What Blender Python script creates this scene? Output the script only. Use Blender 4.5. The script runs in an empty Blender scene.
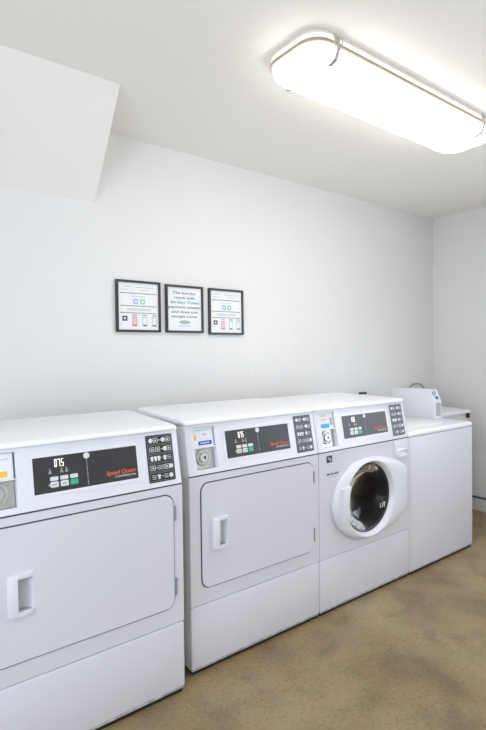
import bpy, bmesh, math, random
from mathutils import Matrix, Vector

random.seed(4)
scene = bpy.context.scene
COL = scene.collection

# ------------------------------------------------------------------ camera
IMG_W, IMG_H, F_PX = 486.0, 730.0, 509.98
YAW, PITCH, ROLL = 0.6566, -0.0229, -0.0127
cam_data = bpy.data.cameras.new('camera')
cam_data.sensor_fit = 'VERTICAL'
cam_data.sensor_height = 36.0
cam_data.lens = F_PX * 36.0 / IMG_H
cam_data.clip_start = 0.02
cam = bpy.data.objects.new('camera', cam_data)
COL.objects.link(cam)
fw = Vector((math.sin(YAW)*math.cos(PITCH), math.cos(YAW)*math.cos(PITCH), math.sin(PITCH)))
rt = fw.cross(Vector((0, 0, 1))).normalized()
up = rt.cross(fw)
r2 = math.cos(ROLL)*rt + math.sin(ROLL)*up
u2 = -math.sin(ROLL)*rt + math.cos(ROLL)*up
m = Matrix((r2, u2, -fw)).transposed().to_4x4()
m.translation = Vector((-1.0582, -1.7357, 1.3))
cam.matrix_world = m
scene.camera = cam

# ------------------------------------------------------------------ light
world = bpy.data.worlds.new('world')
scene.world = world
world.use_nodes = True
bg = world.node_tree.nodes['Background']
bg.inputs[0].default_value = (0.77, 0.87, 1.0, 1)
bg.inputs[1].default_value = 5.0
LAMP = 8.5
vs = scene.view_settings
vs.view_transform = 'Standard'
vs.look = 'None'
vs.gamma = 1.0
vs.use_curve_mapping = False
vs.exposure = 0.25

# ------------------------------------------------------------------ room sizes
H = 2.44            # ceiling
D = 0.77            # back wall
XR = 2.965          # right wall
XL = -2.3           # left wall
YF = -3.3           # wall behind the camera
OPEN_L = (-2.9, -0.5, 0.45, 2.1)
OPEN_R = (-2.9, -1.0, 0.70, 2.1)  # unseen right opening, added to fill light from that side

# ------------------------------------------------------------------ materials
MATS = {}
def mat(name, col, rough=0.5, metal=0.0, spec=0.5, coat=0.0, emit=0.0, bump=0.0, bump_scale=60.0, vary=0.0, vary_scale=4.0):
    if name in MATS:
        return MATS[name]
    mt = bpy.data.materials.new(name)
    mt.use_nodes = True
    nt = mt.node_tree
    b = nt.nodes['Principled BSDF']
    b.inputs['Base Color'].default_value = (*col, 1)
    b.inputs['Roughness'].default_value = rough
    b.inputs['Metallic'].default_value = metal
    b.inputs['Specular IOR Level'].default_value = spec
    b.inputs['Coat Weight'].default_value = coat
    if emit:
        b.inputs['Emission Color'].default_value = (*col, 1)
        b.inputs['Emission Strength'].default_value = emit
    if bump or vary:
        tc = nt.nodes.new('ShaderNodeTexCoord')
    if bump:
        n = nt.nodes.new('ShaderNodeTexNoise')
        n.inputs['Scale'].default_value = bump_scale
        n.inputs['Detail'].default_value = 3
        bp = nt.nodes.new('ShaderNodeBump')
        bp.inputs['Strength'].default_value = bump
        bp.inputs['Distance'].default_value = 0.004
        nt.links.new(tc.outputs['Object'], n.inputs['Vector'])
        nt.links.new(n.outputs['Fac'], bp.inputs['Height'])
        nt.links.new(bp.outputs['Normal'], b.inputs['Normal'])
    if vary:
        n = nt.nodes.new('ShaderNodeTexNoise')
        n.inputs['Scale'].default_value = vary_scale
        n.inputs['Detail'].default_value = 4
        r = nt.nodes.new('ShaderNodeValToRGB')
        r.color_ramp.elements[0].position = 0.3
        r.color_ramp.elements[1].position = 0.7
        r.color_ramp.elements[0].color = (*[c*(1-vary) for c in col], 1)
        r.color_ramp.elements[1].color = (*[min(1, c*(1+vary*0.6)) for c in col], 1)
        nt.links.new(tc.outputs['Object'], n.inputs['Vector'])
        nt.links.new(n.outputs['Fac'], r.inputs['Fac'])
        nt.links.new(r.outputs['Color'], b.inputs['Base Color'])
    MATS[name] = mt
    return mt

M_WALL = mat('wall_paint', (0.80, 0.79, 0.775), 0.75, spec=0.25, bump=0.25, bump_scale=45, vary=0.01, vary_scale=2)
M_CEIL = mat('ceiling_paint', (0.95, 0.915, 0.865), 0.85, spec=0.2, bump=0.5, bump_scale=28)
M_BASE = mat('baseboard_paint', (0.72, 0.72, 0.70), 0.5, vary=0.08, vary_scale=9)
M_CAULK = mat('grey_caulk', (0.10, 0.115, 0.14), 0.6)
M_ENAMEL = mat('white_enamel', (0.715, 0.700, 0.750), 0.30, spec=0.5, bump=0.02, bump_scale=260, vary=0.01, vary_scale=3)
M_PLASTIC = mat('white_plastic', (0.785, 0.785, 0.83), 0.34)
M_LIT_TOP = mat('toplit_white_enamel', (0.89, 0.905, 0.935), 0.28, bump=0.02, bump_scale=260)  # enamel lightened to paint in the light falling on upward faces
M_SIDE = mat('cabinet_side_enamel', (0.74, 0.73, 0.71), 0.4, vary=0.03, vary_scale=5)
M_SEAM = mat('dark_seam', (0.055, 0.05, 0.065), 0.7)
M_BLACK = mat('black_rubber_and_shade', (0.012, 0.012, 0.013), 0.7)
M_TOE = mat('worn_bottom_rail', (0.52, 0.50, 0.47), 0.5, vary=0.35, vary_scale=30)
M_PANEL = mat('charcoal_overlay', (0.035, 0.032, 0.036), 0.38)
M_INSTR = mat('black_instruction_film', (0.012, 0.012, 0.014), 0.35)
M_PRINT = mat('white_print', (0.75, 0.75, 0.77), 0.5)
M_GREYPRINT = mat('grey_print', (0.32, 0.32, 0.34), 0.5)
M_ORANGE = mat('orange_print', (0.90, 0.14, 0.02), 0.5)
M_GREEN = mat('green_button', (0.02, 0.45, 0.24), 0.4)
M_BUTTON = mat('pale_button', (0.70, 0.74, 0.74), 0.4)
M_DIGIT = mat('lit_digit', (1.0, 0.88, 0.80), 0.5, emit=0.8)
M_STEEL = mat('brushed_steel', (0.55, 0.55, 0.53), 0.32, metal=0.9, vary=0.12, vary_scale=40)
M_HINGE = mat('hinge_metal', (0.36, 0.36, 0.38), 0.4, metal=0.4)
M_CHROME = mat('chrome', (0.75, 0.76, 0.78), 0.15, metal=1.0)
M_LOCK = mat('satin_lock_metal', (0.60, 0.60, 0.60), 0.42, metal=0.7, vary=0.15, vary_scale=60)
M_RIB = mat('drum_rib_steel', (0.34, 0.31, 0.28), 0.35, metal=0.5)
M_CLIP = mat('clip_steel', (0.50, 0.47, 0.42), 0.4, metal=0.3)
M_DRUM = mat('drum_steel', (0.20, 0.17, 0.145), 0.42, metal=0.35, vary=0.2, vary_scale=12)
M_GASKET = mat('door_gasket_rubber', (0.03, 0.03, 0.033), 0.45)
M_FRAME = mat('black_frame', (0.03, 0.03, 0.035), 0.4)
M_PAPER = mat('notice_paper', (0.84, 0.85, 0.86), 0.6)
M_INK = mat('dark_ink', (0.06, 0.06, 0.08), 0.6)
M_INK2 = mat('grey_ink', (0.45, 0.46, 0.46), 0.6)
M_TEAL = mat('teal_ink', (0.02, 0.30, 0.36), 0.6)
M_LINE = mat('olive_rule', (0.25, 0.29, 0.20), 0.6)
M_LBLUE = mat('light_blue_ink', (0.30, 0.50, 0.80), 0.6)
M_LGREEN = mat('light_green_ink', (0.33, 0.62, 0.20), 0.6)
M_RED = mat('red_ink', (0.70, 0.24, 0.23), 0.6)
M_PINK = mat('pink_ink', (0.86, 0.55, 0.57), 0.6)
M_NAVY = mat('blue_badge', (0.02, 0.05, 0.42), 0.5)
M_CYAN = mat('cyan_badge', (0.04, 0.42, 0.72), 0.5)
M_YELL = mat('amber_sticker', (0.90, 0.55, 0.05), 0.5)
M_LILAC = mat('lilac_ink', (0.62, 0.55, 0.78), 0.6)
M_CARD = mat('coin_card', (0.80, 0.82, 0.86), 0.5)
M_DARKBLUE = mat('slate_blue', (0.08, 0.12, 0.28), 0.5)
M_GREYPL = mat('grey_plastic', (0.42, 0.43, 0.46), 0.5)
M_HOUSING = mat('fixture_housing', (0.78, 0.74, 0.68), 0.5)
M_RIM = mat('tan_gasket', (0.40, 0.34, 0.26), 0.6)
M_HOSE = mat('grey_hose', (0.40, 0.41, 0.42), 0.35, metal=0.5)

def emission(name, col, strength):
    mt = bpy.data.materials.new(name)
    mt.use_nodes = True
    nt = mt.node_tree
    nt.nodes.clear()
    e = nt.nodes.new('ShaderNodeEmission')
    e.inputs[0].default_value = (*col, 1)
    e.inputs[1].default_value = strength
    o = nt.nodes.new('ShaderNodeOutputMaterial')
    nt.links.new(e.outputs[0], o.inputs[0])
    return mt
M_LENS = emission('lit_diffuser', (1.0, 0.955, 0.90), LAMP)
M_GLOW = emission('backlit_housing', (1.0, 0.93, 0.85), LAMP*0.14)

def glass_mat():
    mt = bpy.data.materials.new('smoked_door_glass')
    mt.use_nodes = True
    nt = mt.node_tree
    nt.nodes.clear()
    o = nt.nodes.new('ShaderNodeOutputMaterial')
    t = nt.nodes.new('ShaderNodeBsdfTransparent')
    t.inputs[0].default_value = (0.68, 0.66, 0.64, 1)
    g = nt.nodes.new('ShaderNodeBsdfGlossy')
    g.inputs['Roughness'].default_value = 0.04
    fr = nt.nodes.new('ShaderNodeFresnel')
    fr.inputs[0].default_value = 1.22
    mx = nt.nodes.new('ShaderNodeMixShader')
    nt.links.new(fr.outputs[0], mx.inputs[0])
    nt.links.new(t.outputs[0], mx.inputs[1])
    nt.links.new(g.outputs[0], mx.inputs[2])
    nt.links.new(mx.outputs[0], o.inputs[0])
    return mt
M_GLASS = glass_mat()

def concrete_mat():
    mt = bpy.data.materials.new('stained_concrete')
    mt.use_nodes = True
    nt = mt.node_tree
    b = nt.nodes['Principled BSDF']
    tc = nt.nodes.new('ShaderNodeTexCoord')
    def noise(scale, detail, dist=0.0):
        n = nt.nodes.new('ShaderNodeTexNoise')
        n.inputs['Scale'].default_value = scale
        n.inputs['Detail'].default_value = detail
        n.inputs['Distortion'].default_value = dist
        nt.links.new(tc.outputs['Object'], n.inputs['Vector'])
        return n
    def ramp(src, stops):
        r = nt.nodes.new('ShaderNodeValToRGB')
        e = r.color_ramp.elements
        e[0].position, e[0].color = stops[0][0], (*stops[0][1], 1)
        e[1].position, e[1].color = stops[-1][0], (*stops[-1][1], 1)
        for pos, c in stops[1:-1]:
            k = e.new(pos)
            k.color = (*c, 1)
        nt.links.new(src.outputs['Fac'], r.inputs['Fac'])
        return r
    big = ramp(noise(1.5, 6, 0.5), [(0.30, (0.185, 0.120, 0.058)), (0.45, (0.275, 0.196, 0.103)), (0.68, (0.355, 0.265, 0.152))])
    mid = ramp(noise(6, 12, 0.4), [(0.34, (0.50, 0.47, 0.42)), (0.50, (0.90, 0.89, 0.87)), (0.64, (1.12, 1.10, 1.08))])
    warm = ramp(noise(9, 6, 0.3), [(0.40, (0.90, 1.0, 0.94)), (0.62, (1.12, 0.97, 0.92))])
    fine = ramp(noise(70, 8), [(0.32, (0.72, 0.70, 0.67)), (0.50, (1, 1, 1)), (0.70, (1.10, 1.10, 1.08))])
    def mul(a, c, fac):
        x = nt.nodes.new('ShaderNodeMix')
        x.data_type = 'RGBA'
        x.blend_type = 'MULTIPLY'
        x.inputs[0].default_value = fac
        nt.links.new(a, x.inputs[6])
        nt.links.new(c.outputs['Color'], x.inputs[7])
        return x.outputs[2]
    c = mul(big.outputs['Color'], mid, 0.5)
    c = mul(c, warm, 0.3)
    c = mul(c, fine, 0.8)
    nt.links.new(c, b.inputs['Base Color'])
    rr = ramp(noise(5, 4), [(0.3, (0.34, 0.34, 0.34)), (0.7, (0.55, 0.55, 0.55))])
    nt.links.new(rr.outputs['Color'], b.inputs['Roughness'])
    bp = nt.nodes.new('ShaderNodeBump')
    bp.inputs['Strength'].default_value = 0.12
    bp.inputs['Distance'].default_value = 0.004
    nt.links.new(noise(35, 6).outputs['Fac'], bp.inputs['Height'])
    nt.links.new(bp.outputs['Normal'], b.inputs['Normal'])
    return mt
M_FLOOR = concrete_mat()

# ------------------------------------------------------------------ mesh helpers
def finish(name, bm, mt, parent=None, smooth=None, M=None):
    bmesh.ops.recalc_face_normals(bm, faces=bm.faces)
    if M is not None:
        bm.transform(M)
    me = bpy.data.meshes.new(name)
    bm.to_mesh(me)
    bm.free()
    me.materials.append(mt)
    if smooth is not None:
        for p in me.polygons:
            p.use_smooth = True
        me.set_sharp_from_angle(angle=math.radians(smooth))
    o = bpy.data.objects.new(name, me)
    COL.objects.link(o)
    if parent is not None:
        o.parent = parent
    return o

def tag(o, label, cat, group=None):
    o['label'] = label
    o['category'] = cat
    if group:
        o['group'] = group
    return o

def thing(name, label, cat, loc, group=None):
    o = bpy.data.objects.new(name, None)
    o.location = loc
    o.empty_display_size = 0.1
    COL.objects.link(o)
    return tag(o, label, cat, group)

def struct(name, bm, mt, label=None, parent=None, smooth=None):
    o = finish(name, bm, mt, parent, smooth)
    if parent is None:
        o['kind'] = 'structure'
    if label:
        o['label'] = label
    return o

def add_box(bm, x0, x1, y0, y1, z0, z1, bev=0.0, seg=2, M=None):
    t = bmesh.new()
    bmesh.ops.create_cube(t, size=1.0)
    for v in t.verts:
        v.co = Vector((x0 + (v.co.x+0.5)*(x1-x0), y0 + (v.co.y+0.5)*(y1-y0), z0 + (v.co.z+0.5)*(z1-z0)))
    if bev:
        bmesh.ops.bevel(t, geom=t.edges[:], offset=bev, segments=seg, profile=0.5, affect='EDGES')
    if M is not None:
        t.transform(M)
    merge(bm, t)
    return bm

def merge(bm, t):
    me = bpy.data.meshes.new('tmp')
    t.to_mesh(me)
    t.free()
    bm.from_mesh(me)
    bpy.data.meshes.remove(me)

def box(*a, **k):
    return add_box(bmesh.new(), *a, **k)

def rrect(x0, x1, y0, y1, r, n=8):
    pts = []
    for cx, cy, a0 in ((x1-r, y1-r, 0), (x0+r, y1-r, 90), (x0+r, y0+r, 180), (x1-r, y0+r, 270)):
        for i in range(n+1):
            a = math.radians(a0 + 90*i/n)
            pts.append((cx + r*math.cos(a), cy + r*math.sin(a)))
    return pts

def loft(bm, rings, cap0=True, cap1=True):
    """rings: lists of equal-length 3-D points"""
    vr = [[bm.verts.new(p) for p in r] for r in rings]
    n = len(vr[0])
    for a, b in zip(vr, vr[1:]):
        for i in range(n):
            bm.faces.new((a[i], a[(i+1) % n], b[(i+1) % n], b[i]))
    if cap0:
        bm.faces.new(vr[0])
    if cap1:
        bm.faces.new(vr[-1])
    return bm

def slab(bm, pts2, n0, n1, bev=0.0):
    """plate in (u, v, n) space, n is height"""
    cx = sum(p[0] for p in pts2)/len(pts2)
    cy = sum(p[1] for p in pts2)/len(pts2)
    rings = [[(p[0], p[1], n0) for p in pts2]]
    if bev:
        xs = [p[0] for p in pts2]; ys = [p[1] for p in pts2]
        sx = 1 - 2*bev/(max(xs)-min(xs)); sy = 1 - 2*bev/(max(ys)-min(ys))
        mx, my = (max(xs)+min(xs))/2, (max(ys)+min(ys))/2
        rings.append([(p[0], p[1], n1-bev) for p in pts2])
        q = 0.3
        rings.append([(mx+(p[0]-mx)*(1-(1-sx)*q), my+(p[1]-my)*(1-(1-sy)*q), n1-bev*q) for p in pts2])
        rings.append([(mx+(p[0]-mx)*sx, my+(p[1]-my)*sy, n1) for p in pts2])
    else:
        rings.append([(p[0], p[1], n1) for p in pts2])
    return loft(bm, rings)

def plate_hole(bm, outer, hole, n0, n1, hole_n=None):
    # outer and hole: convex outlines around the hole's centre; plate between heights n0 and n1
    cx = sum(p[0] for p in hole)/len(hole); cy = sum(p[1] for p in hole)/len(hole)
    def hit(poly, a):
        c, s_ = math.cos(a), math.sin(a)
        best = 0
        for p, q in zip(poly, poly[1:]+poly[:1]):
            px, py, qx, qy = p[0]-cx, p[1]-cy, q[0]-cx, q[1]-cy
            ex, ey = qx-px, qy-py
            den = c*ey - s_*ex
            if abs(den) < 1e-12:
                continue
            k = (px*ey - py*ex)/den
            w = (px*s_ - py*c)/den
            if k > 0 and -1e-6 <= w <= 1+1e-6:
                best = max(best, k)
        return (cx+best*c, cy+best*s_)
    ang = sorted(set(round(math.atan2(p[1]-cy, p[0]-cx), 5) for p in outer+hole))
    o = [hit(outer, a) for a in ang]
    h = [hit(hole, a) for a in ang]
    rings = [[(*p, n0) for p in o], [(*p, n1) for p in o], [(*p, n1) for p in h], [(*p, n0) for p in h]]
    loft(bm, rings + [rings[0]], False, False)
    bmesh.ops.remove_doubles(bm, verts=bm.verts, dist=1e-6)
    return bm

def disc_pts(cx, cy, r, n=24):
    return [(cx + r*math.cos(2*math.pi*i/n), cy + r*math.sin(2*math.pi*i/n)) for i in range(n)]

def frame_slab(bm, x0, x1, y0, y1, w, n0, n1):
    add_box(bm, x0, x1, y0, y0+w, n0, n1)
    add_box(bm, x0, x1, y1-w, y1, n0, n1)
    add_box(bm, x0, x0+w, y0+w, y1-w, n0, n1)
    add_box(bm, x1-w, x1, y0+w, y1-w, n0, n1)
    return bm

def tube(bm, pts, r, n=10):
    pts = [Vector(p) for p in pts]
    rings = []
    up0 = Vector((0.13, 0.97, 0.2)).normalized()
    for i, p in enumerate(pts):
        d = (pts[min(i+1, len(pts)-1)] - pts[max(i-1, 0)]).normalized()
        a = d.cross(up0).normalized()
        b = d.cross(a)
        rings.append([p + r*(math.cos(2*math.pi*k/n)*a + math.sin(2*math.pi*k/n)*b) for k in range(n)])
    return loft(bm, rings)

def text_bm(body, width, height=None, weight=0.0, shear=0.0, depth=0.0004):
    """text centred at the origin in the xy plane, scaled to the given width (and height)"""
    cu = bpy.data.curves.new('t', 'FONT')
    cu.body = body
    cu.align_x = 'CENTER'
    cu.size = 1.0
    cu.offset = weight
    cu.shear = shear
    cu.resolution_u = 3
    cu.extrude = 0.0
    ob = bpy.data.objects.new('t', cu)
    COL.objects.link(ob)
    dg = bpy.context.evaluated_depsgraph_get()
    me = bpy.data.meshes.new_from_object(ob.evaluated_get(dg))
    bm = bmesh.new()
    bm.from_mesh(me)
    bpy.data.objects.remove(ob)
    bpy.data.curves.remove(cu)
    bpy.data.meshes.remove(me)
    xs = [v.co.x for v in bm.verts]; ys = [v.co.y for v in bm.verts]
    sx = width/(max(xs)-min(xs))
    sy = height/0.72 if height else sx
    mx, my = (max(xs)+min(xs))/2, (0.36 if height else (max(ys)+min(ys))/2)
    for v in bm.verts:
        v.co = Vector(((v.co.x-mx)*sx, (v.co.y-my)*sy, 0))
    g = bmesh.ops.extrude_face_region(bm, geom=bm.faces[:])
    for e in g['geom']:
        if isinstance(e, bmesh.types.BMVert):
            e.co.z += depth
    return bm

def add_text(bm, body, cx, cy, width, n, height=None, **k):
    t = text_bm(body, width, height, **k)
    t.transform(Matrix.Translation((cx, cy, n)))
    merge(bm, t)
    return bm

# frame for prints on a wall / front facing -y: (u, v, n) -> (x, z, -y)
def front_M(x=0, y=0, z=0):
    return Matrix(((1, 0, 0, x), (0, 0, -1, y), (0, 1, 0, z), (0, 0, 0, 1)))

# ------------------------------------------------------------------ the room
T = 0.12
struct('floor', box(XL-T, XR+T, YF-T, D+T, -0.1, 0.0), M_FLOOR, 'brown stained polished concrete floor')
struct('ceiling', box(XL-T, XR+T, YF-T, D+T, H, H+0.1), M_CEIL, 'off-white lightly textured ceiling')
struct('wall_back', box(XL-T, XR+T, D, D+T, 0, H), M_WALL, 'plain white painted wall behind the machines')

# side walls with unseen openings shaped for daylight fill, plain wall behind the camera
struct('wall_front', box(XL-T, XR+T, YF-T, YF, 0, H), M_WALL)
def side_wall(name, xa, xb, y0, y1, z0, z1):
    b = bmesh.new()
    add_box(b, xa, xb, YF, y0, 0, H)
    add_box(b, xa, xb, y1, D, 0, H)
    if z0 > 0:
        add_box(b, xa, xb, y0, y1, 0, z0)
    add_box(b, xa, xb, y0, y1, z1, H)
    return struct(name, b, M_WALL, 'plain white painted end wall' if name == 'wall_right' else None)
def opening_trim(name, x0, x1, y0, y1, z0, z1, label):
    b = bmesh.new()
    c = 0.06
    add_box(b, x0, x1, y0, y0+c, z0, z1, 0.003)
    add_box(b, x0, x1, y1-c, y1, z0, z1, 0.003)
    add_box(b, x0, x1, y0+c, y1-c, z1-c, z1, 0.003)
    if z0 > 0:
        add_box(b, x0, x1, y0+c, y1-c, z0, z0+c, 0.003)
    struct(name, b, M_BASE, label)
LY0, LY1, LZ0, LZ1 = OPEN_L
RY0, RY1, RZ0, RZ1 = OPEN_R
side_wall('wall_left', XL-T, XL, LY0, LY1, LZ0, LZ1)
side_wall('wall_right', XR, XR+T, RY0, RY1, RZ0, RZ1)
opening_trim('unseen_opening', XL-0.08, XL-0.02, LY0, LY1, LZ0, LZ1, 'white frame of the wide unseen side opening sized for daylight')
opening_trim('added_opening', XR+0.02, XR+0.08, RY0, RY1, RZ0, RZ1, 'white frame of an added unseen opening')
def portal(name, loc, rot, sx, sy):
    l = bpy.data.lights.new(name, 'AREA')
    l.shape = 'RECTANGLE'
    l.size, l.size_y = sx, sy
    l.cycles.is_portal = True
    o = bpy.data.objects.new(name, l)
    o.location, o.rotation_euler = loc, rot
    COL.objects.link(o)
portal('left_opening_portal', (XL-T/2, (LY0+LY1)/2, (LZ0+LZ1)/2), (math.pi/2, 0, -math.pi/2), LY1-LY0, LZ1-LZ0)
portal('right_opening_portal', (XR+T/2, (RY0+RY1)/2, (RZ0+RZ1)/2), (math.pi/2, 0, math.pi/2), RY1-RY0, RZ1-RZ0)

# sloping boxed-in soffit between the ceiling and the back wall
b = bmesh.new()
SX0 = XL
tri = ((0.295, H, -0.128), (D, H, -0.060), (D, 2.069, -0.060))
loft(b, [[(SX0, y, z) for y, z, x in tri], [(x, y, z) for y, z, x in tri]])
struct('ceiling_slope', b, M_CEIL, 'white sloping boxed soffit between ceiling and back wall')

# baseboards
b = box(XR-0.016, XR, YF, D-0.017, 0, 0.098, 0.003)
bb = struct('baseboard_right', b, M_BASE, 'off-white baseboard under a dark joint')
struct('caulk_line', box(XR-0.018, XR, YF, D-0.001, 0.099, 0.113), M_CAULK, parent=bb)
bb = struct('baseboard_back', box(XL, XR-0.02, D-0.016, D, 0, 0.098, 0.003), M_BASE)

# ------------------------------------------------------------------ appliances
W = 0.7367
ZB, ZS, ZC = 0.022, 0.278, 0.8055
CY, CZ = 0.038, 0.201          # console lean and rise
CL = math.hypot(CY, CZ)
CM = Matrix(((1, 0, 0, 0), (0, CY/CL, -CZ/CL, 0), (0, CZ/CL, CY/CL, ZC+0.004), (0, 0, 0, 1)))
def FR(f):                     # fraction of the console height -> v
    return f*CL
DEPTH = 0.64

def cabinet(t, lid_back, top):
    b = bmesh.new()
    for xa, xb in ((0.003, 0.016), (W-0.016, W-0.003)):
        pr = [(0.012, ZB), (0.012, ZC), (0.060, ZC+0.02), (0.060, ZC+0.19), (DEPTH, ZC+0.19), (DEPTH, ZB)]
        loft(b, [[(xa, y, z) for y, z in pr], [(xb, y, z) for y, z in pr]])
    add_box(b, 0.016, W-0.016, DEPTH-0.014, DEPTH, ZB, ZC+0.19)
    add_box(b, 0.016, W-0.016, 0.02, DEPTH-0.014, ZB, ZB+0.012)
    finish('cabinet', b, M_SIDE, t, 30)
    for z, y in ((ZS, 0.008), (ZC+0.001, 0.0025)):
        finish('panel_joint', box(0.004, W-0.004, y, 0.02, z-0.006, z+0.006), M_SEAM, t)
    # worn rail along the bottom, feet and a black strip standing in for the gap's shade
    finish('bottom_rail', box(0.004, W-0.004, 0.003, 0.03, ZB-0.006, ZB+0.012, 0.002), M_TOE, t)
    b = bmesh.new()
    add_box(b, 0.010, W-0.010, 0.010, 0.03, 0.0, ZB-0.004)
    finish('shadow_strip', b, M_BLACK, t)
    for x in (0.06, W-0.06):
        for y in (0.08, DEPTH-0.08):
            b = slab(bmesh.new(), disc_pts(x, y, 0.022, 16), 0.0, ZB+0.004)
            finish('foot', b, M_BLACK, t, 40)
    # lid: softly rounded front edge, top rising a little to the back
    b = bmesh.new()
    x0, x1, y0, y1 = 0.002, W-0.002, 0.026, lid_back
    r0 = rrect(x0, x1, y0, y1, 0.014, 5)
    def sc(d, f):
        out = []
        for px, py in r0:
            k = (y1-py)/(y1-y0)
            out.append((((px-(x0+x1)/2)*(1-2*d/(x1-x0))+(x0+x1)/2), py + f*k - d*(1-k)))
        return out
    zl = ZC+CZ+0.004
    rings = []
    for d, f, q in ((0.004, 0.004, 0.0), (0.0, 0.0, 0.12), (0.0, 0.0, 0.50), (0.001, 0.003, 0.72), (0.003, 0.012, 0.88), (0.006, 0.026, 0.97), (0.010, 0.040, 1.0)):
        ring = []
        for px, py in sc(d, f):
            k = max(0.0, min(1.0, (py-y0)/(y1-y0)))
            zt = top[0] + (top[1]-top[0])*k
            ring.append((px, py, zl + (zt-zl)*q))
        rings.append(ring)
    loft(b, rings)
    finish('lid', b, M_LIT_TOP, t, 50)

def front_plate(name, t, z0, z1, y0=0.0, mt=None):
    return finish(name, box(0.002, W-0.002, y0, y0+0.018, z0, z1, 0.005, 3), mt or M_ENAMEL, t, 40)

HX0, HX1, HF0, HF1 = 0.042, 0.147, 0.095, 0.935     # hole of the coin panel in the console

def console(t, digits, card):
    """sloping console with a real recess for the coin panel"""
    xs = [0.006, HX0, HX1, W-0.006]
    vv = [0.0, FR(HF0), FR(HF1), FR(1.0)]
    b = bmesh.new()
    g = [[b.verts.new((x, v, 0)) for v in vv] for x in xs]
    for i in range(3):
        for j in range(3):
            if i == 1 and j == 1:
                continue
            b.faces.new((g[i][j], g[i+1][j], g[i+1][j+1], g[i][j+1]))
    DP = -0.030
    lo = [b.verts.new((x, v, DP)) for x, v in ((HX0, vv[1]), (HX1, vv[1]), (HX1, vv[2]), (HX0, vv[2]))]
    hi = [g[1][1], g[2][1], g[2][2], g[1][2]]
    for i in range(4):
        b.faces.new((hi[i], hi[(i+1) % 4], lo[(i+1) % 4], lo[i]))
    b.faces.new(lo)
    # outer box sides
    rim = [g[0][0], g[1][0], g[2][0], g[3][0], g[3][1], g[3][2], g[3][3], g[2][3], g[1][3], g[0][3], g[0][2], g[0][1]]
    prev = rim
    for ex, n in ((0.003, -0.0012), (0.0045, -0.005), (0.0045, -0.09)):
        cur = []
        for v in rim:
            x = v.co.x + (ex if v.co.x > W-0.01 else (-ex if v.co.x < 0.01 else 0))
            cur.append(b.verts.new((x, v.co.y, n)))
        for k in range(len(rim)):
            b.faces.new((prev[k], prev[(k+1) % len(rim)], cur[(k+1) % len(rim)], cur[k]))
        prev = cur
    b.faces.new(prev)
    con = finish('console', b, M_PLASTIC, t, 30, CM)

    # coin panel: printed card above, metal lock plate below
    vm = FR(0.54)
    cp = finish('coin_card', box(HX0+0.001, HX1-0.006, vm, FR(HF1)-0.001, -0.03, -0.006, 0.001, 1), M_CARD, t, None, CM)
    finish('card_ledge', box(HX0, HX1-0.001, vm-0.006, vm, -0.03, -0.001, 0.001, 1), M_PLASTIC, t, None, CM)
    def prn(name, bmx, mt):
        return finish(name, bmx, mt, cp, None, CM)
    x0, x1 = HX0, HX1-0.006
    n0, n1 = -0.006, -0.0054
    if card == 'amber':
        prn('card_print', box(x0+0.012, x1-0.012, FR(0.83), FR(0.85), n0, n1), M_LILAC)
        prn('card_badge', slab(bmesh.new(), rrect(x0+0.02, x0+0.048, FR(0.71), FR(0.765), 0.004, 4), n0, n1), M_LILAC)
        prn('card_sticker', slab(bmesh.new(), rrect(x1-0.058, x1-0.018, FR(0.57), FR(0.66), 0.003, 3), n0, n1), M_YELL)
    elif card == 'navy':
        prn('card_print', box(x0+0.008, x1-0.014, FR(0.87), FR(0.885), n0, n1), M_LGREEN)
        prn('card_badge', slab(bmesh.new(), rrect(x0+0.024, x1-0.010, FR(0.575), FR(0.655), 0.005, 4), n0, n1), M_NAVY)
        b = bmesh.new()
        slab(b, rrect(x0+0.045, x0+0.068, FR(0.76), FR(0.81), 0.004, 4), n0, n1)
        add_box(b, x0+0.034, x1-0.022, FR(0.695), FR(0.705), n0, n1)
        prn('card_emblem', b, M_LILAC)
        b = bmesh.new()
        add_box(b, x0+0.033, x1-0.02, FR(0.605), FR(0.625), n1, n1+0.0003)
        prn('badge_print', b, M_PRINT)
        b = box(x0+0.006, x0+0.016, FR(0.68), FR(0.79), n0, n1)
        prn('card_stripe', b, M_YELL)
    else:
        prn('card_badge', slab(bmesh.new(), rrect(x0+0.006, x0+0.066, FR(0.565), FR(0.665), 0.003, 3), n0, n1), M_CYAN)
        b = bmesh.new()
        add_box(b, x0+0.006, x0+0.058, FR(0.755), FR(0.79), n0, n1)
        add_box(b, x0+0.014, x0+0.05, FR(0.71), FR(0.73), n0, n1)
        prn('card_print', b, M_PINK)
        prn('card_stripe', box(x0+0.006, x0+0.05, FR(0.85), FR(0.87), n0, n1), M_LGREEN)
        prn('card_tag', box(x1-0.024, x1-0.010, FR(0.62), FR(0.80), n0, n1+0.002), M_GREYPL)
    # lock plate
    lp = finish('lock_plate', box(HX0+0.001, HX1-0.004, FR(HF0)+0.001, vm-0.007, -0.0298, -0.021, 0.001, 1), M_STEEL, t, None, CM)
    cx, cv = (HX0+HX1)/2 - 0.006, FR(0.325)
    b = bmesh.new()
    rings = []
    for r, n in ((0.034, -0.021), (0.034, -0.015), (0.031, -0.013), (0.027, -0.013), (0.026, -0.017), (0.021, -0.017), (0.020, -0.009), (0.0185, -0.007), (0.008, -0.007)):
        rings.append([(p[0], p[1], n) for p in disc_pts(cx, cv, r, 32)])
    loft(b, rings)
    finish('lock_cylinder', b, M_LOCK, lp, 35, CM)
    finish('keyhole', slab(bmesh.new(), rrect(cx-0.003, cx+0.007, cv-0.006, cv+0.006, 0.002, 3), -0.0072, -0.0062), M_SEAM, lp, None, CM)

    # control overlay
    a0, a1, f0, f1 = 0.197, 0.559, FR(0.226), FR(0.795)
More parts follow.
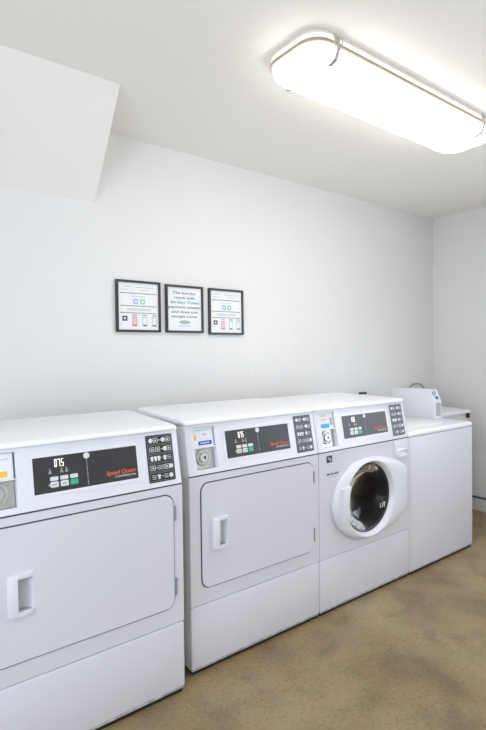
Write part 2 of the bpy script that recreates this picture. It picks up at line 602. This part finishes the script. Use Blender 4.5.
    b = frame_slab(bmesh.new(), a0-0.012, a1+0.012, f0-0.012, f1+0.012, 0.012, 0.0, 0.0018)
    finish('overlay_bezel', b, M_PLASTIC, t, None, CM)
    ov = finish('control_overlay', box(a0, a1, f0, f1, 0.0, 0.0012), M_PANEL, t, None, CM)
    n0, n1 = 0.0012, 0.0018
    def prt(name, bmx, mt):
        return finish(name, bmx, mt, ov, None, CM)
    # seven-segment digits
    SEG = {'0': 'abcdef', '1': 'bc', '2': 'abged', '5': 'afgcd', '6': 'afgedc', '7': 'abc', '8': 'abcdefg'}
    b = bmesh.new()
    dw, dh, th = 0.0078, 0.025, 0.0022
    bx, bv = 0.266, FR(0.62)
    for k, ch in enumerate(digits):
        x = bx + k*0.0110
        pos = {'a': (x, x+dw, bv+dh-th, bv+dh), 'd': (x, x+dw, bv, bv+th), 'g': (x, x+dw, bv+dh/2-th/2, bv+dh/2+th/2),
               'f': (x, x+th, bv+dh/2, bv+dh), 'b': (x+dw-th, x+dw, bv+dh/2, bv+dh), 'e': (x, x+th, bv, bv+dh/2), 'c': (x+dw-th, x+dw, bv, bv+dh/2)}
        for s in SEG[ch]:
            q = pos[s]
            add_box(b, q[0], q[1], q[2], q[3], n0, n1)
    prt('price_digits', b, M_DIGIT)
    for x in (0.250, 0.288, 0.304):
        b = slab(bmesh.new(), [(x-0.006, FR(0.52)), (x+0.006, FR(0.52)), (x+0.003, FR(0.56)), (x+0.0015, FR(0.60)), (x-0.0015, FR(0.60)), (x-0.003, FR(0.56))], n0, n1)
        prt('status_mark', b, M_GREYPRINT)
    for k in range(3):
        x = 0.249 + k*0.0325
        prt('button', slab(bmesh.new(), rrect(x, x+0.026, FR(0.405), FR(0.47), 0.003, 3), n0, 0.003), M_BUTTON)
        prt('button', slab(bmesh.new(), rrect(x, x+0.026, FR(0.30), FR(0.39), 0.003, 3), n0, 0.003), M_GREEN if k == 2 else M_BUTTON)
        b = box(x+0.005, x+0.021, FR(0.335), FR(0.352), 0.003, 0.0033)
        prt('button_print', b, M_GREYPRINT)
    prt('button_arrow', slab(bmesh.new(), [(0.243, FR(0.345)), (0.248, FR(0.32)), (0.248, FR(0.37))], n0, n1), M_PRINT)
    prt('dial_mark', slab(bmesh.new(), disc_pts(0.374, FR(0.735), 0.0105, 20), n0, 0.0035), M_BUTTON)
    b = box(0.3732, 0.3750, FR(0.25), FR(0.69), n0, n1)
    for f in (0.30, 0.42, 0.52):
        add_box(b, 0.3715, 0.3767, FR(f), FR(f)+0.003, n0, n1)
    prt('guide_line', b, M_GREYPRINT)
    b = bmesh.new()
    add_text(b, 'Speed Queen', 0.496, FR(0.385), 0.112, n0, height=0.0150, weight=0.012, shear=0.2)
    prt('brand_lettering', b, M_ORANGE)
    b = bmesh.new()
    add_text(b, 'COMMERCIAL', 0.511, FR(0.308), 0.080, n0, height=0.0070, shear=0.2)
    prt('model_lettering', b, M_PRINT)

    # instruction film: five outlined rows of pictograms
    i0, i1, j0, j1 = 0.600, 0.710, FR(0.085), FR(0.935)
    ip = finish('instruction_film', slab(bmesh.new(), rrect(i0, i1, j0, j1, 0.004, 3), 0.0, 0.0012), M_INSTR, t, None, CM)
    n0, n1 = 0.0012, 0.0017
    rh = (j1-j0-0.006)/5
    for k in range(5):
        v0 = j1 - 0.003 - (k+1)*rh
        vc = v0 + rh/2
        b = frame_slab(bmesh.new(), i0+0.005, i1-0.005, v0+0.002, v0+rh-0.002, 0.0011, n0, n1)
        finish('row_outline', b, M_GREYPRINT, ip, None, CM)
        b = bmesh.new()
        s = rh*0.26
        def dot(x): slab(b, disc_pts(i0+x, vc, s, 14), n0, n1)
        def ring(x): frame_slab(b, i0+x-s*1.1, i0+x+s*1.1, vc-s, vc+s, 0.0018, n0, n1); add_box(b, i0+x-s*0.4, i0+x+s*0.4, vc-s*0.4, vc+s*0.3, n0, n1)
        def dash(x, w=0.5): add_box(b, i0+x-s*w, i0+x+s*w, vc-s*0.14, vc+s*0.14, n0, n1)
        def shirt(x): slab(b, [(i0+x-s, vc+s*0.3), (i0+x-s*0.5, vc+s), (i0+x+s*0.5, vc+s), (i0+x+s, vc+s*0.3), (i0+x+s*0.55, vc+s*0.2), (i0+x+s*0.55, vc-s), (i0+x-s*0.55, vc-s), (i0+x-s*0.55, vc+s*0.2)], n0, n1)
        def bars(x): [add_box(b, i0+x-s, i0+x+s, vc+s*(q-0.1), vc+s*(q+0.12), n0, n1) for q in (-0.7, 0, 0.7)]
        if k == 0:
            dot(0.020); ring(0.040); dash(0.056); dot(0.071); ring(0.091)
        elif k == 1:
            ring(0.022); ring(0.046); dash(0.064); dot(0.076); ring(0.092)
        elif k == 2:
            shirt(0.019); shirt(0.034); shirt(0.048); dash(0.060, 0.2); shirt(0.073); bars(0.091)
        elif k == 3:
            ring(0.020); dash(0.033); bars(0.046); bars(0.064); ring(0.079); dot(0.095)
        else:
            bars(0.022); shirt(0.042); dash(0.056, 0.3); bars(0.071); dot(0.092)
        finish('pictograms', b, M_PRINT, ip, None, CM)
    return con

def dryer(label, loc, digits, card):
    t = thing('dryer', label, 'dryer', loc, 'white coin dryers')
    cabinet(t, 0.46, (1.029, 1.053))
    front_plate('lower_panel', t, ZB+0.004, ZS-0.002)
    console(t, digits, card)
    # front panel and door, both open where the pull's pocket goes in
    FM = front_M()
    dx0, dx1, dz0, dz1 = 0.056, 0.692, 0.345, 0.772
    hx0, hxm, hx1, hz0, hz1 = 0.106, 0.136, 0.183, 0.493, 0.622
    pk = [(hx0+0.012, hz0+0.010), (hx1, hz0+0.010), (hx1, hz1-0.010), (hx0+0.012, hz1-0.010)]
    x0, x1, z0, z1 = 0.002, W-0.002, ZS+0.002, ZC-0.002
    finish('front_panel', plate_hole(bmesh.new(), [(x0, z0), (x1, z0), (x1, z1), (x0, z1)], pk, -0.018, 0.0), M_ENAMEL, t, 30, FM)
    finish('door_seam', plate_hole(bmesh.new(), rrect(dx0-0.0045, dx1+0.0045, dz0-0.005, dz1+0.0045, 0.040, 8), pk, 0.0, 0.0012), M_SEAM, t, None, FM)
    dr = finish('door', plate_hole(bmesh.new(), rrect(dx0, dx1, dz0, dz1, 0.036, 8), pk, 0.0, 0.006), M_ENAMEL, t, 30, FM)
    b = bmesh.new()
    a0, a1 = hz0+0.010, hz1-0.010
    # pocket floor and walls, rising to the door on the right
    prof = [(hx0+0.012, 0.006), (hx0+0.012, -0.030), (hx0+0.040, -0.030), (hx1-0.012, -0.020), (hx1, 0.006)]
    va = [b.verts.new((x, a0, n)) for x, n in prof]
    vb = [b.verts.new((x, a1, n)) for x, n in prof]
    for k in range(len(prof)-1):
        b.faces.new((va[k], va[k+1], vb[k+1], vb[k]))
    b.faces.new(va); b.faces.new(vb)
    finish('handle_pocket', b, M_PLASTIC, dr, None, FM)
    # pull: thick grip over the left of the pocket, cheeks above and below
    b = bmesh.new()
    add_box(b, hx0, hxm, hz0, hz1, 0.004, 0.022, 0.004, 2)
    for q0, q1 in ((hz0, hz0+0.011), (hz1-0.011, hz1)):
        loft(b, [[(hxm-0.004, q0, 0.004), (hxm-0.004, q0, 0.021), (hxm-0.004, q1, 0.021), (hxm-0.004, q1, 0.004)],
                 [(hx1-0.012, q0, 0.004), (hx1-0.012, q0, 0.018), (hx1-0.012, q1, 0.018), (hx1-0.012, q1, 0.004)],
                 [(hx1+0.002, q0, 0.004), (hx1+0.002, q0, 0.009), (hx1+0.002, q1, 0.009), (hx1+0.002, q1, 0.004)]])
    finish('handle', b, M_PLASTIC, dr, 35, FM)
    for z0, z1 in ((0.672, 0.728), (0.388, 0.452)):
        b = bmesh.new()
        tube(b, [(0.6985, -0.004, z0), (0.6985, -0.004, z1)], 0.0042, 10)
        add_box(b, 0.6985, 0.7055, -0.003, 0.001, z0, z1)
        finish('hinge', b, M_HINGE, dr, 40)
    return t

M1X, M1Y = -0.063-W, -0.056
d1 = dryer('white coin dryer with amber sticker on coin panel, set forward of the row', (M1X, M1Y, 0), '075', 'amber')
d2 = dryer('white coin dryer with navy badge on coin panel, left of the front-load washer', (0, 0, 0), '075', 'navy')

# ------------------------------------------------------------------ front-load washer
def washer():
    t = thing('front_load_washer', 'white front-load washer with round glass door between dryer and plain white cabinet', 'washer', (W, 0, 0))
    cabinet(t, 0.555, (1.030, 1.036))
    front_plate('lower_panel', t, ZB+0.004, ZS-0.002)
    console(t, '150', 'cyan')
    cx, cz, N = 0.357, 0.531, 72
    FM = front_M()
    # front panel with a round opening
    x0, x1, z0, z1 = 0.002, W-0.002, ZS+0.002, ZC-0.002
    ang = sorted(set([2*math.pi*i/N for i in range(N)] + [math.atan2(z-cz, x-cx) % (2*math.pi) for x in (x0, x1) for z in (z0, z1)]))
    outer = []
    for a in ang:
        c, s = math.cos(a), math.sin(a)
        k = min((x1-cx)/c if c > 1e-9 else ((x0-cx)/c if c < -1e-9 else 1e9), (z1-cz)/s if s > 1e-9 else ((z0-cz)/s if s < -1e-9 else 1e9))
        outer.append((cx+k*c, cz+k*s))
    inner = [(cx+0.200*math.cos(a), cz+0.200*math.sin(a)) for a in ang]
    b = bmesh.new()
    rings = [[(*p, -0.018) for p in outer], [(*p, 0.0) for p in outer], [(*p, 0.0) for p in inner], [(*p, -0.018) for p in inner]]
    loft(b, rings + [rings[0]], False, False)
    bmesh.ops.remove_doubles(b, verts=b.verts, dist=1e-5)
    finish('front_panel', b, M_ENAMEL, t, 30, FM)
    # door ring
    def O(a, k=1.0):
        c, s = math.cos(a), math.sin(a)
        rx, rz = (0.267, 0.210) if c < 0 else (0.40, 0.210)
        r = 1/math.sqrt((c/rx)**2 + (s/rz)**2)
        if c > 0:
            r = min(r, 0.335/c)
        return r*k
    th = [2*math.pi*i/N for i in range(N)]
    def ring_o(k, n, sub=0.0): return [(cx+(O(a, k)-sub)*math.cos(a), cz+(O(a, k)-sub)*math.sin(a), n) for a in th]
    def ring_c(r, n): return [(cx+r*math.cos(a), cz+r*math.sin(a), n) for a in th]
    b = bmesh.new()
    def blend(f, n):
        return [(cx+((1-f)*(O(a)-0.006)+f*0.196)*math.cos(a), cz+((1-f)*(O(a)-0.006)+f*0.196)*math.sin(a), n) for a in th]
    loft(b, [ring_o(1, 0.001), ring_o(1, 0.014), ring_o(1, 0.021, 0.002), blend(0.05, 0.026), blend(0.25, 0.031), blend(0.60, 0.036),
             blend(0.90, 0.037), ring_c(0.196, 0.035), ring_c(0.188, 0.024), ring_c(0.1825, 0.012), ring_c(0.180, 0.002)], False, False)
    dr = finish('door', b, M_PLASTIC, t, 40, FM)
    # inner dark rim, glass bowl
    b = bmesh.new()
    loft(b, [ring_c(0.183, 0.010), ring_c(0.179, 0.013), ring_c(0.170, 0.006), ring_c(0.163, -0.03), ring_c(0.158, -0.065)], False, False)
    finish('door_gasket', b, M_GASKET, dr, 40, FM)
    b = bmesh.new()
    loft(b, [ring_c(0.176, 0.011), ring_c(0.160, -0.004), ring_c(0.145, -0.035), ring_c(0.128, -0.058), ring_c(0.085, -0.075), ring_c(0.03, -0.083)], False, True)
    finish('door_glass', b, M_GLASS, dr, 60, FM)
    # grip plate on the left edge of the glass
    pts = [(cx-0.225, cz-0.080), (cx-0.165, cz-0.088), (cx-0.176, cz-0.06), (cx-0.184, cz), (cx-0.176, cz+0.06), (cx-0.165, cz+0.090), (cx-0.180, cz+0.096), (cx-0.225, cz+0.086)]
    finish('door_grip', slab(bmesh.new(), pts, 0.012, 0.044, 0.003), M_PLASTIC, dr, 35, FM)
    # tub and drum behind the opening
    b = bmesh.new()
    loft(b, [ring_c(0.199, -0.004), ring_c(0.199, -0.03), ring_c(0.178, -0.05), ring_c(0.20, -0.075)], False, False)
    finish('bellows', b, M_GASKET, t, 40, FM)
    b = bmesh.new()
    loft(b, [ring_c(0.20, -0.076), ring_c(0.255, -0.085), ring_c(0.26, -0.10), ring_c(0.26, -0.40), ring_c(0.20, -0.43), ring_c(0.12, -0.42), ring_c(0.05, -0.44)], False, True)
    dm = finish('drum', b, M_DRUM, t, 40, FM)
    for k in range(3):
        a = math.radians(40+120*k)
        ca, sa = math.cos(a), math.sin(a)
        b = bmesh.new()
        def pp(r, tng, n): return (cx+r*ca-tng*sa, cz+r*sa+tng*ca, n)
        loft(b, [[pp(0.262, -0.03, n) for n in (-0.11,)] + [pp(0.262, 0.03, -0.11), pp(0.215, 0.010, -0.13), pp(0.215, -0.010, -0.13)],
                 [pp(0.262, -0.03, -0.40), pp(0.262, 0.03, -0.40), pp(0.215, 0.010, -0.38), pp(0.215, -0.010, -0.38)]])
        finish('baffle', b, M_RIB, dm, 30, FM)
    b = bmesh.new()
    loft(b, [ring_c(0.15, -0.424), ring_c(0.145, -0.418), ring_c(0.135, -0.418), ring_c(0.13, -0.422)], False, False)
    finish('drum_rib', b, M_RIB, dm, 40, FM)
    # small white strokes over the door's dark inner rim
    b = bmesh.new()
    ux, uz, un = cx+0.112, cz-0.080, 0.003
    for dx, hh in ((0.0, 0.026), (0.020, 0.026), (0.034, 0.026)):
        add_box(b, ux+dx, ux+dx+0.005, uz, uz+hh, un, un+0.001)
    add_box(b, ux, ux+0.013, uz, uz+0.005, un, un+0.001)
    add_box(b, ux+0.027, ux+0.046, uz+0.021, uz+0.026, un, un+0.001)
    finish('white_strokes', b, M_PRINT, dr, None, FM)
    # badge top left
    bd = finish('badge', box(0.056, 0.094, 0.753, 0.787, 0.0, 0.002, 0.0006, 1), M_INK, t, None, FM)
    b = bmesh.new()
    add_box(b, 0.064, 0.080, 0.774, 0.778, 0.002, 0.0026)
    add_box(b, 0.068, 0.086, 0.766, 0.770, 0.002, 0.0026)
    add_box(b, 0.080, 0.084, 0.758, 0.770, 0.002, 0.0026)
    finish('badge_print', b, M_PRINT, bd, None, FM)
    b = bmesh.new()
    x = 0.057
    for w, hh in ((0.020, 0.009), (0.006, 0.004), (0.010, 0.010), (0.010, 0.006), (0.012, 0.009), (0.010, 0.010)):
        add_box(b, x, x+w, 0.690, 0.690+hh, 0.0, 0.0006)
        x += w + 0.003
    finish('model_lettering', b, M_DARKBLUE, t, None, FM)
    finish('model_underline', box(0.070, 0.138, 0.679, 0.682, 0.0, 0.0006), M_INK2, t, None, FM)
    # dispenser drawer front with scooped pull
    ds = finish('dispenser_drawer', slab(bmesh.new(), rrect(0.598, 0.722, 0.690, 0.800, 0.010, 5), 0.0, 0.005, 0.002), M_ENAMEL, t, 35, FM)
    b = bmesh.new()
    o1 = rrect(0.612, 0.712, 0.706, 0.752, 0.014, 6)
    def sh(d, dz=0.0): return [((p[0]-0.662)*(1-2*d/0.1)+0.662, (p[1]-0.729)*(1-2*d/0.046)+0.729+dz) for p in o1]
    loft(b, [[(*p, 0.004) for p in sh(0)], [(*p, 0.016) for p in sh(0.002)], [(*p, 0.018) for p in sh(0.006, -0.001)], [(*p, 0.010) for p in sh(0.009, 0.003)], [(*p, 0.006) for p in sh(0.014, 0.004)]])
    finish('drawer_pull', b, M_PLASTIC, ds, 40, FM)
    return t
washer()

# ------------------------------------------------------------------ top-load washer seen from its plain side
TX, TW, TD, TZ = 2*W, 0.7095, 0.66, 0.834
def toploader():
    t = thing('top_load_washer', 'plain white top-load washer with meter case on its deck', 'washer', (TX, 0, 0))
    b = bmesh.new()
    add_box(b, 0.002, TW, 0.0, TD, ZB, TZ-0.033, 0.007, 3)
    finish('cabinet', b, M_ENAMEL, t, 40)
    finish('deck_joint', box(0.006, TW-0.004, 0.004, TD-0.004, TZ-0.036, TZ-0.030), M_SEAM, t)
    finish('corner_seam', box(0.022, 0.0235, -0.0006, 0.0006, ZB+0.01, TZ-0.04), M_TOE, t)
    b = bmesh.new()
    x0, x1, y0, y1 = 0.002, TW+0.001, -0.001, TD
    r0 = rrect(x0, x1, y0, y1, 0.012, 5)
    def sc(d): return [((p[0]-(x0+x1)/2)*(1-2*d/(x1-x0))+(x0+x1)/2, (p[1]-(y0+y1)/2)*(1-2*d/(y1-y0))+(y0+y1)/2) for p in r0]
    loft(b, [[(*p, z) for p in sc(d)] for d, z in ((0.003, TZ-0.0315), (0, TZ-0.028), (0, TZ-0.014), (0.003, TZ-0.006), (0.009, TZ-0.0015), (0.016, TZ))])
    finish('deck', b, M_LIT_TOP, t, 50)
    finish('tub_lid', slab(bmesh.new(), rrect(0.06, 0.53, 0.09, 0.57, 0.03, 6), TZ-0.001, TZ+0.004, 0.003), M_LIT_TOP, t, 40)
    finish('bottom_rail', box(0.004, TW-0.004, 0.003, 0.03, ZB-0.006, ZB+0.012, 0.002), M_TOE, t)
    finish('shadow_strip', box(0.010, TW-0.010, 0.010, 0.03, 0.0, ZB-0.004), M_BLACK, t)  # black strip painted in as the shade under the cabinet
    for x in (0.06, TW-0.06):
        for y in (0.08, TD-0.08):
            finish('foot', slab(bmesh.new(), disc_pts(x, y, 0.022, 16), 0.0, ZB+0.004), M_BLACK, t, 40)
    # meter case
    mx0, mx1 = 2.085-TX, 2.172-TX
    prof = [(0.210, TZ), (0.214, 0.955), (0.250, 1.034), (0.560, 1.034), (0.560, TZ)]
    b = bmesh.new()
    loft(b, [[(mx0, y, z) for y, z in prof], [(mx1, y, z) for y, z in prof]])
    bmesh.ops.recalc_face_normals(b, faces=b.faces)
    bmesh.ops.bevel(b, geom=b.edges[:], offset=0.004, segments=2, profile=0.5, affect='EDGES')
    mc = finish('meter_case', b, M_PLASTIC, t, 35)
    # sloped display and coin plate on its end
    v = Vector((0, 0.036, 0.079)); v.normalize()
    n = Vector((0, -v.z, v.y))
    MM = Matrix(((1, 0, 0, 0), (0, v.y, n.y, 0.214), (0, v.z, n.z, 0.955), (0, 0, 0, 1)))
    ds = finish('display_plate', box(mx0+0.010, mx1-0.024, 0.010, 0.078, 0.0, 0.002), M_CARD, mc, None, MM)
    b = bmesh.new()
    add_box(b, mx0+0.012, mx0+0.024, 0.040, 0.072, 0.002, 0.0028)
    add_box(b, mx0+0.036, mx0+0.048, 0.046, 0.076, 0.002, 0.0028)
    add_box(b, mx0+0.024, mx0+0.058, 0.014, 0.036, 0.002, 0.0028)
    finish('display_print', b, M_DARKBLUE, mc, None, MM)
    finish('coin_plate', box(mx0+0.014, mx1-0.020, 0.2085, 0.2155, TZ+0.020, 0.944, 0.001, 1), M_GREYPL, mc)
    return t
toploader()

# ------------------------------------------------------------------ low cabinet in the corner
t = thing('storage_cabinet', 'low white cabinet with overhanging top in the corner behind the top-load washer', 'cabinet', (2.215, 0.305, 0))
finish('body', box(0.015, 0.50, 0.02, 0.36, 0.0, 0.818, 0.004), M_ENAMEL, t, 40)
b = box(0.0, 0.515, 0.0, 0.375, 0.819, 0.842, 0.006, 2)
for v in b.verts:
    if v.co.z > 0.83:
        v.co.z += 0.018*v.co.y/0.375
finish('top_board', b, M_LIT_TOP, t, 40)
finish('corner_bumper', box(0.484, 0.510, 0.004, 0.030, 0.780, 0.8185, 0.004), M_BLACK, t, 40)

# ------------------------------------------------------------------ plumbing glimpsed behind the washers
def arc(cx, y, z, r, n=10): return [(cx - r*math.cos(math.pi*i/n), y, z + r*0.45*math.sin(math.pi*i/n)) for i in range(n+1)]
t = thing('drain_hose', 'grey drain hose arching up behind the meter case', 'hose', (2.66, 0.735, 0))
pts = [(-0.10, 0, 0.0), (-0.10, 0, 0.5), (-0.10, 0, 0.96)] + [(x, 0, z) for x, _, z in arc(0, 0, 0.985, 0.10)] + [(0.10, 0, 0.94), (0.10, 0, 0.86)]
finish('hose', tube(bmesh.new(), pts, 0.008, 12), M_HOSE, t, 50)
finish('standpipe', tube(bmesh.new(), [(0.10, 0, 0.0), (0.10, 0, 0.90)], 0.019, 14), M_HOSE, t, 50)
t = thing('water_valve', 'dark wall valve just peeking above the front-load washer lid', 'valve', (1.955, D, 0.955))
finish('flange', slab(bmesh.new(), disc_pts(0, 0, 0.03, 18), 0.0, 0.008), M_CHROME, t, 40, front_M())
finish('valve_body', tube(bmesh.new(), [(0, -0.005, 0), (0, -0.05, 0), (0, -0.055, -0.05)], 0.012, 12), M_CHROME, t, 50)
finish('valve_handle', box(-0.03, 0.03, -0.065, -0.035, 0.030, 0.046, 0.004), M_INK, t, 40)
finish('valve_stem', tube(bmesh.new(), [(0, -0.05, 0.0), (0, -0.05, 0.034)], 0.006, 8), M_CHROME, t, 50)

# ------------------------------------------------------------------ framed notices
def notice(label, x0, x1, z0, z1, kind):
    w, h = x1-x0, z1-z0
    t = thing('framed_notice', label, 'framed sign', (x0, D, z0), 'framed notices on the wall')
    FM = front_M()
    fwid = 0.0120
    b = frame_slab(bmesh.new(), 0, w, 0, h, fwid, 0.0, 0.016)
    finish('frame', b, M_FRAME, t, None, FM)
    pp = finish('paper', box(fwid-0.001, w-fwid+0.001, fwid-0.001, h-fwid+0.001, 0.001, 0.008), M_PAPER, t, None, FM)
    n0, n1 = 0.008, 0.0086
    def pr(name, b, mt): return finish(name, b, mt, pp, None, FM)
    if kind == 'text':
        lines = [('The laundry', 0.845, 0.62), ('room uses', 0.745, 0.55), ('payment system', 0.545, 0.86), ('and does not', 0.445, 0.70), ('accept coins.', 0.350, 0.70)]
        for s, f, k in lines:
            pr('lettering', add_text(bmesh.new(), s, w/2, h*f, w*k, n0, height=0.0150, weight=0.010, shear=0.12), M_INK)
        pr('lettering', add_text(bmesh.new(), 'the', w*0.195, h*0.645, w*0.135, n0, height=0.0150, weight=0.010, shear=0.12), M_INK)
        pr('lettering', add_text(bmesh.new(), 'Easy Token', w*0.60, h*0.645, w*0.60, n0, height=0.0150, weight=0.010, shear=0.12), M_TEAL)
        b = slab(bmesh.new(), [(w/2+0.036*math.cos(a), h*0.225+0.011*math.sin(a)) for a in [2*math.pi*i/24 for i in range(24)]], n0, n1)
        pr('oval_emblem', b, M_INK2)
        pr('footer_line', box(w*0.33, w*0.67, h*0.135, h*0.150, n0, n1), M_LBLUE)
    else:
        b = bmesh.new()
        for f in (0.745, 0.500, 0.365):
            add_box(b, w*0.09, w*0.91, h*f, h*f+0.0042, n0, n1)
        pr('rule', b, M_LINE)
        b = bmesh.new()
        for x0_, x1_, f in ((0.15, 0.34, 0.875), (0.44, 0.86, 0.865), (0.13, 0.28, 0.815), (0.54, 0.74, 0.81), (0.34, 0.66, 0.69), (0.24, 0.78, 0.445), (0.24, 0.78, 0.420)):
            x = w*x0_
            while x < w*x1_ - 0.004:
                l = random.uniform(0.006, 0.014)
                add_box(b, x, min(x+l, w*x1_), h*f, h*f+0.0035, n0, n1)
                x += l + 0.003
        pr('small_print', b, M_INK2)['kind'] = 'stuff'
        pr('blue_panel', frame_slab(bmesh.new(), w*0.385, w*0.490, h*0.545, h*0.645, 0.007, n0, n1), M_LBLUE)
        pr('green_panel', frame_slab(bmesh.new(), w*0.535, w*0.640, h*0.545, h*0.645, 0.007, n0, n1), M_LGREEN)
        pr('square_icon', frame_slab(bmesh.new(), w*0.135, w*0.245, h*0.215, h*0.310, 0.008, n0, n1), M_INK)
        # three phones
        for k, f in enumerate((0.405, 0.635, 0.855)):
            hw = w*0.055
            cxp = w*f
            red = k == 0
            pr('phone_caption', box(cxp-hw, cxp+hw, h*0.318, h*0.345, n0, n1), M_INK2)
            ph = slab(bmesh.new(), rrect(cxp-hw, cxp+hw, h*0.115, h*0.300, 0.004, 3), n0, n1)
            pr('phone_icon', ph, M_RED if red else M_INK2)
            pr('phone_screen', box(cxp-hw*0.78, cxp+hw*0.78, h*0.150, h*0.285, n1, n1+0.0004), M_PINK if red else M_PAPER)
            if red:
                pr('phone_bar', box(cxp-hw*0.78, cxp+hw*0.78, h*0.205, h*0.235, n1, n1+0.0007), M_LILAC)
            else:
                pr('phone_key', box(cxp-hw*0.5, cxp+hw*0.5, h*0.122, h*0.142, n1, n1+0.0004), M_INK)
    return t
notice('black framed notice with phone icons, on the soffit side of the framed text notice', 0.040, 0.298, 1.420, 1.693, 'icons')
notice('black framed notice of large italic text hanging between two icon notices', 0.331, 0.577, 1.4205, 1.6875, 'text')
notice('black framed notice with phone icons, on the room-corner side of the framed text notice', 0.617, 0.871, 1.413, 1.686, 'icons')

# ------------------------------------------------------------------ ceiling light
t = thing('ceiling_light', 'long rectangular ceiling light with glowing white diffuser and wire clips', 'ceiling light', (0, 0, 0))
lx0, lx1, ly0, ly1, lr = 0.245, 1.560, -0.478, -0.192, 0.080
base = rrect(lx0, lx1, ly0, ly1, lr, 8)
lcx, lcy = (lx0+lx1)/2, (ly0+ly1)/2
def lsc(d): return [((p[0]-lcx)*(1-2*d/(lx1-lx0))+lcx, (p[1]-lcy)*(1-2*d/(ly1-ly0))+lcy) for p in base]
def lring(name, steps, mt):
    finish(name, loft(bmesh.new(), [[(*p, z) for p in lsc(d)] for d, z in steps]), mt, t, 45)
lring('flange', ((0.0, H), (-0.003, H-0.002), (-0.003, H-0.006), (0.002, H-0.008)), M_HOUSING)
lring('housing', ((0.004, H-0.007), (0.002, H-0.014), (0.003, H-0.028)), M_GLOW)
lring('gasket', ((0.004, H-0.025), (-0.001, H-0.027), (-0.001, H-0.038), (0.006, H-0.041)), M_RIM)
lring('diffuser', ((0.006, H-0.039), (0.008, H-0.058), (0.014, H-0.074), (0.027, H-0.084), (0.045, H-0.088)), M_LENS)
for x, s in ((0.36, -1), (1.40, -1), (0.36, 1), (1.42, 1)):
    y = ly0 if s < 0 else ly1
    b = bmesh.new()
    for dx in (-0.020, 0.020):
        tube(b, [(x+dx, y+s*0.004, H-0.004), (x+dx, y+s*0.006, H-0.045), (x+dx, y-s*0.006, H-0.070), (x+dx, y-s*0.028, H-0.089)], 0.0026, 8)
    add_box(b, x-0.009, x+0.009, y-0.006, y+0.006, H-0.055, H-0.008, 0.002)
    fl = [(x-0.009, y+s*0.002, H-0.05), (x+0.009, y+s*0.002, H-0.05), (x+0.009, y+s*0.006, H-0.05), (x-0.009, y+s*0.006, H-0.05)]
    f2 = [(x-0.009, y-s*0.010, H-0.078), (x+0.009, y-s*0.010, H-0.078), (x+0.009, y-s*0.008, H-0.083), (x-0.009, y-s*0.008, H-0.083)]
    f3 = [(x-0.009, y-s*0.040, H-0.090), (x+0.009, y-s*0.040, H-0.090), (x+0.009, y-s*0.040, H-0.094), (x-0.009, y-s*0.040, H-0.094)]
    loft(b, [fl, f2, f3])
    finish('clip', b, M_CLIP, t, 40)
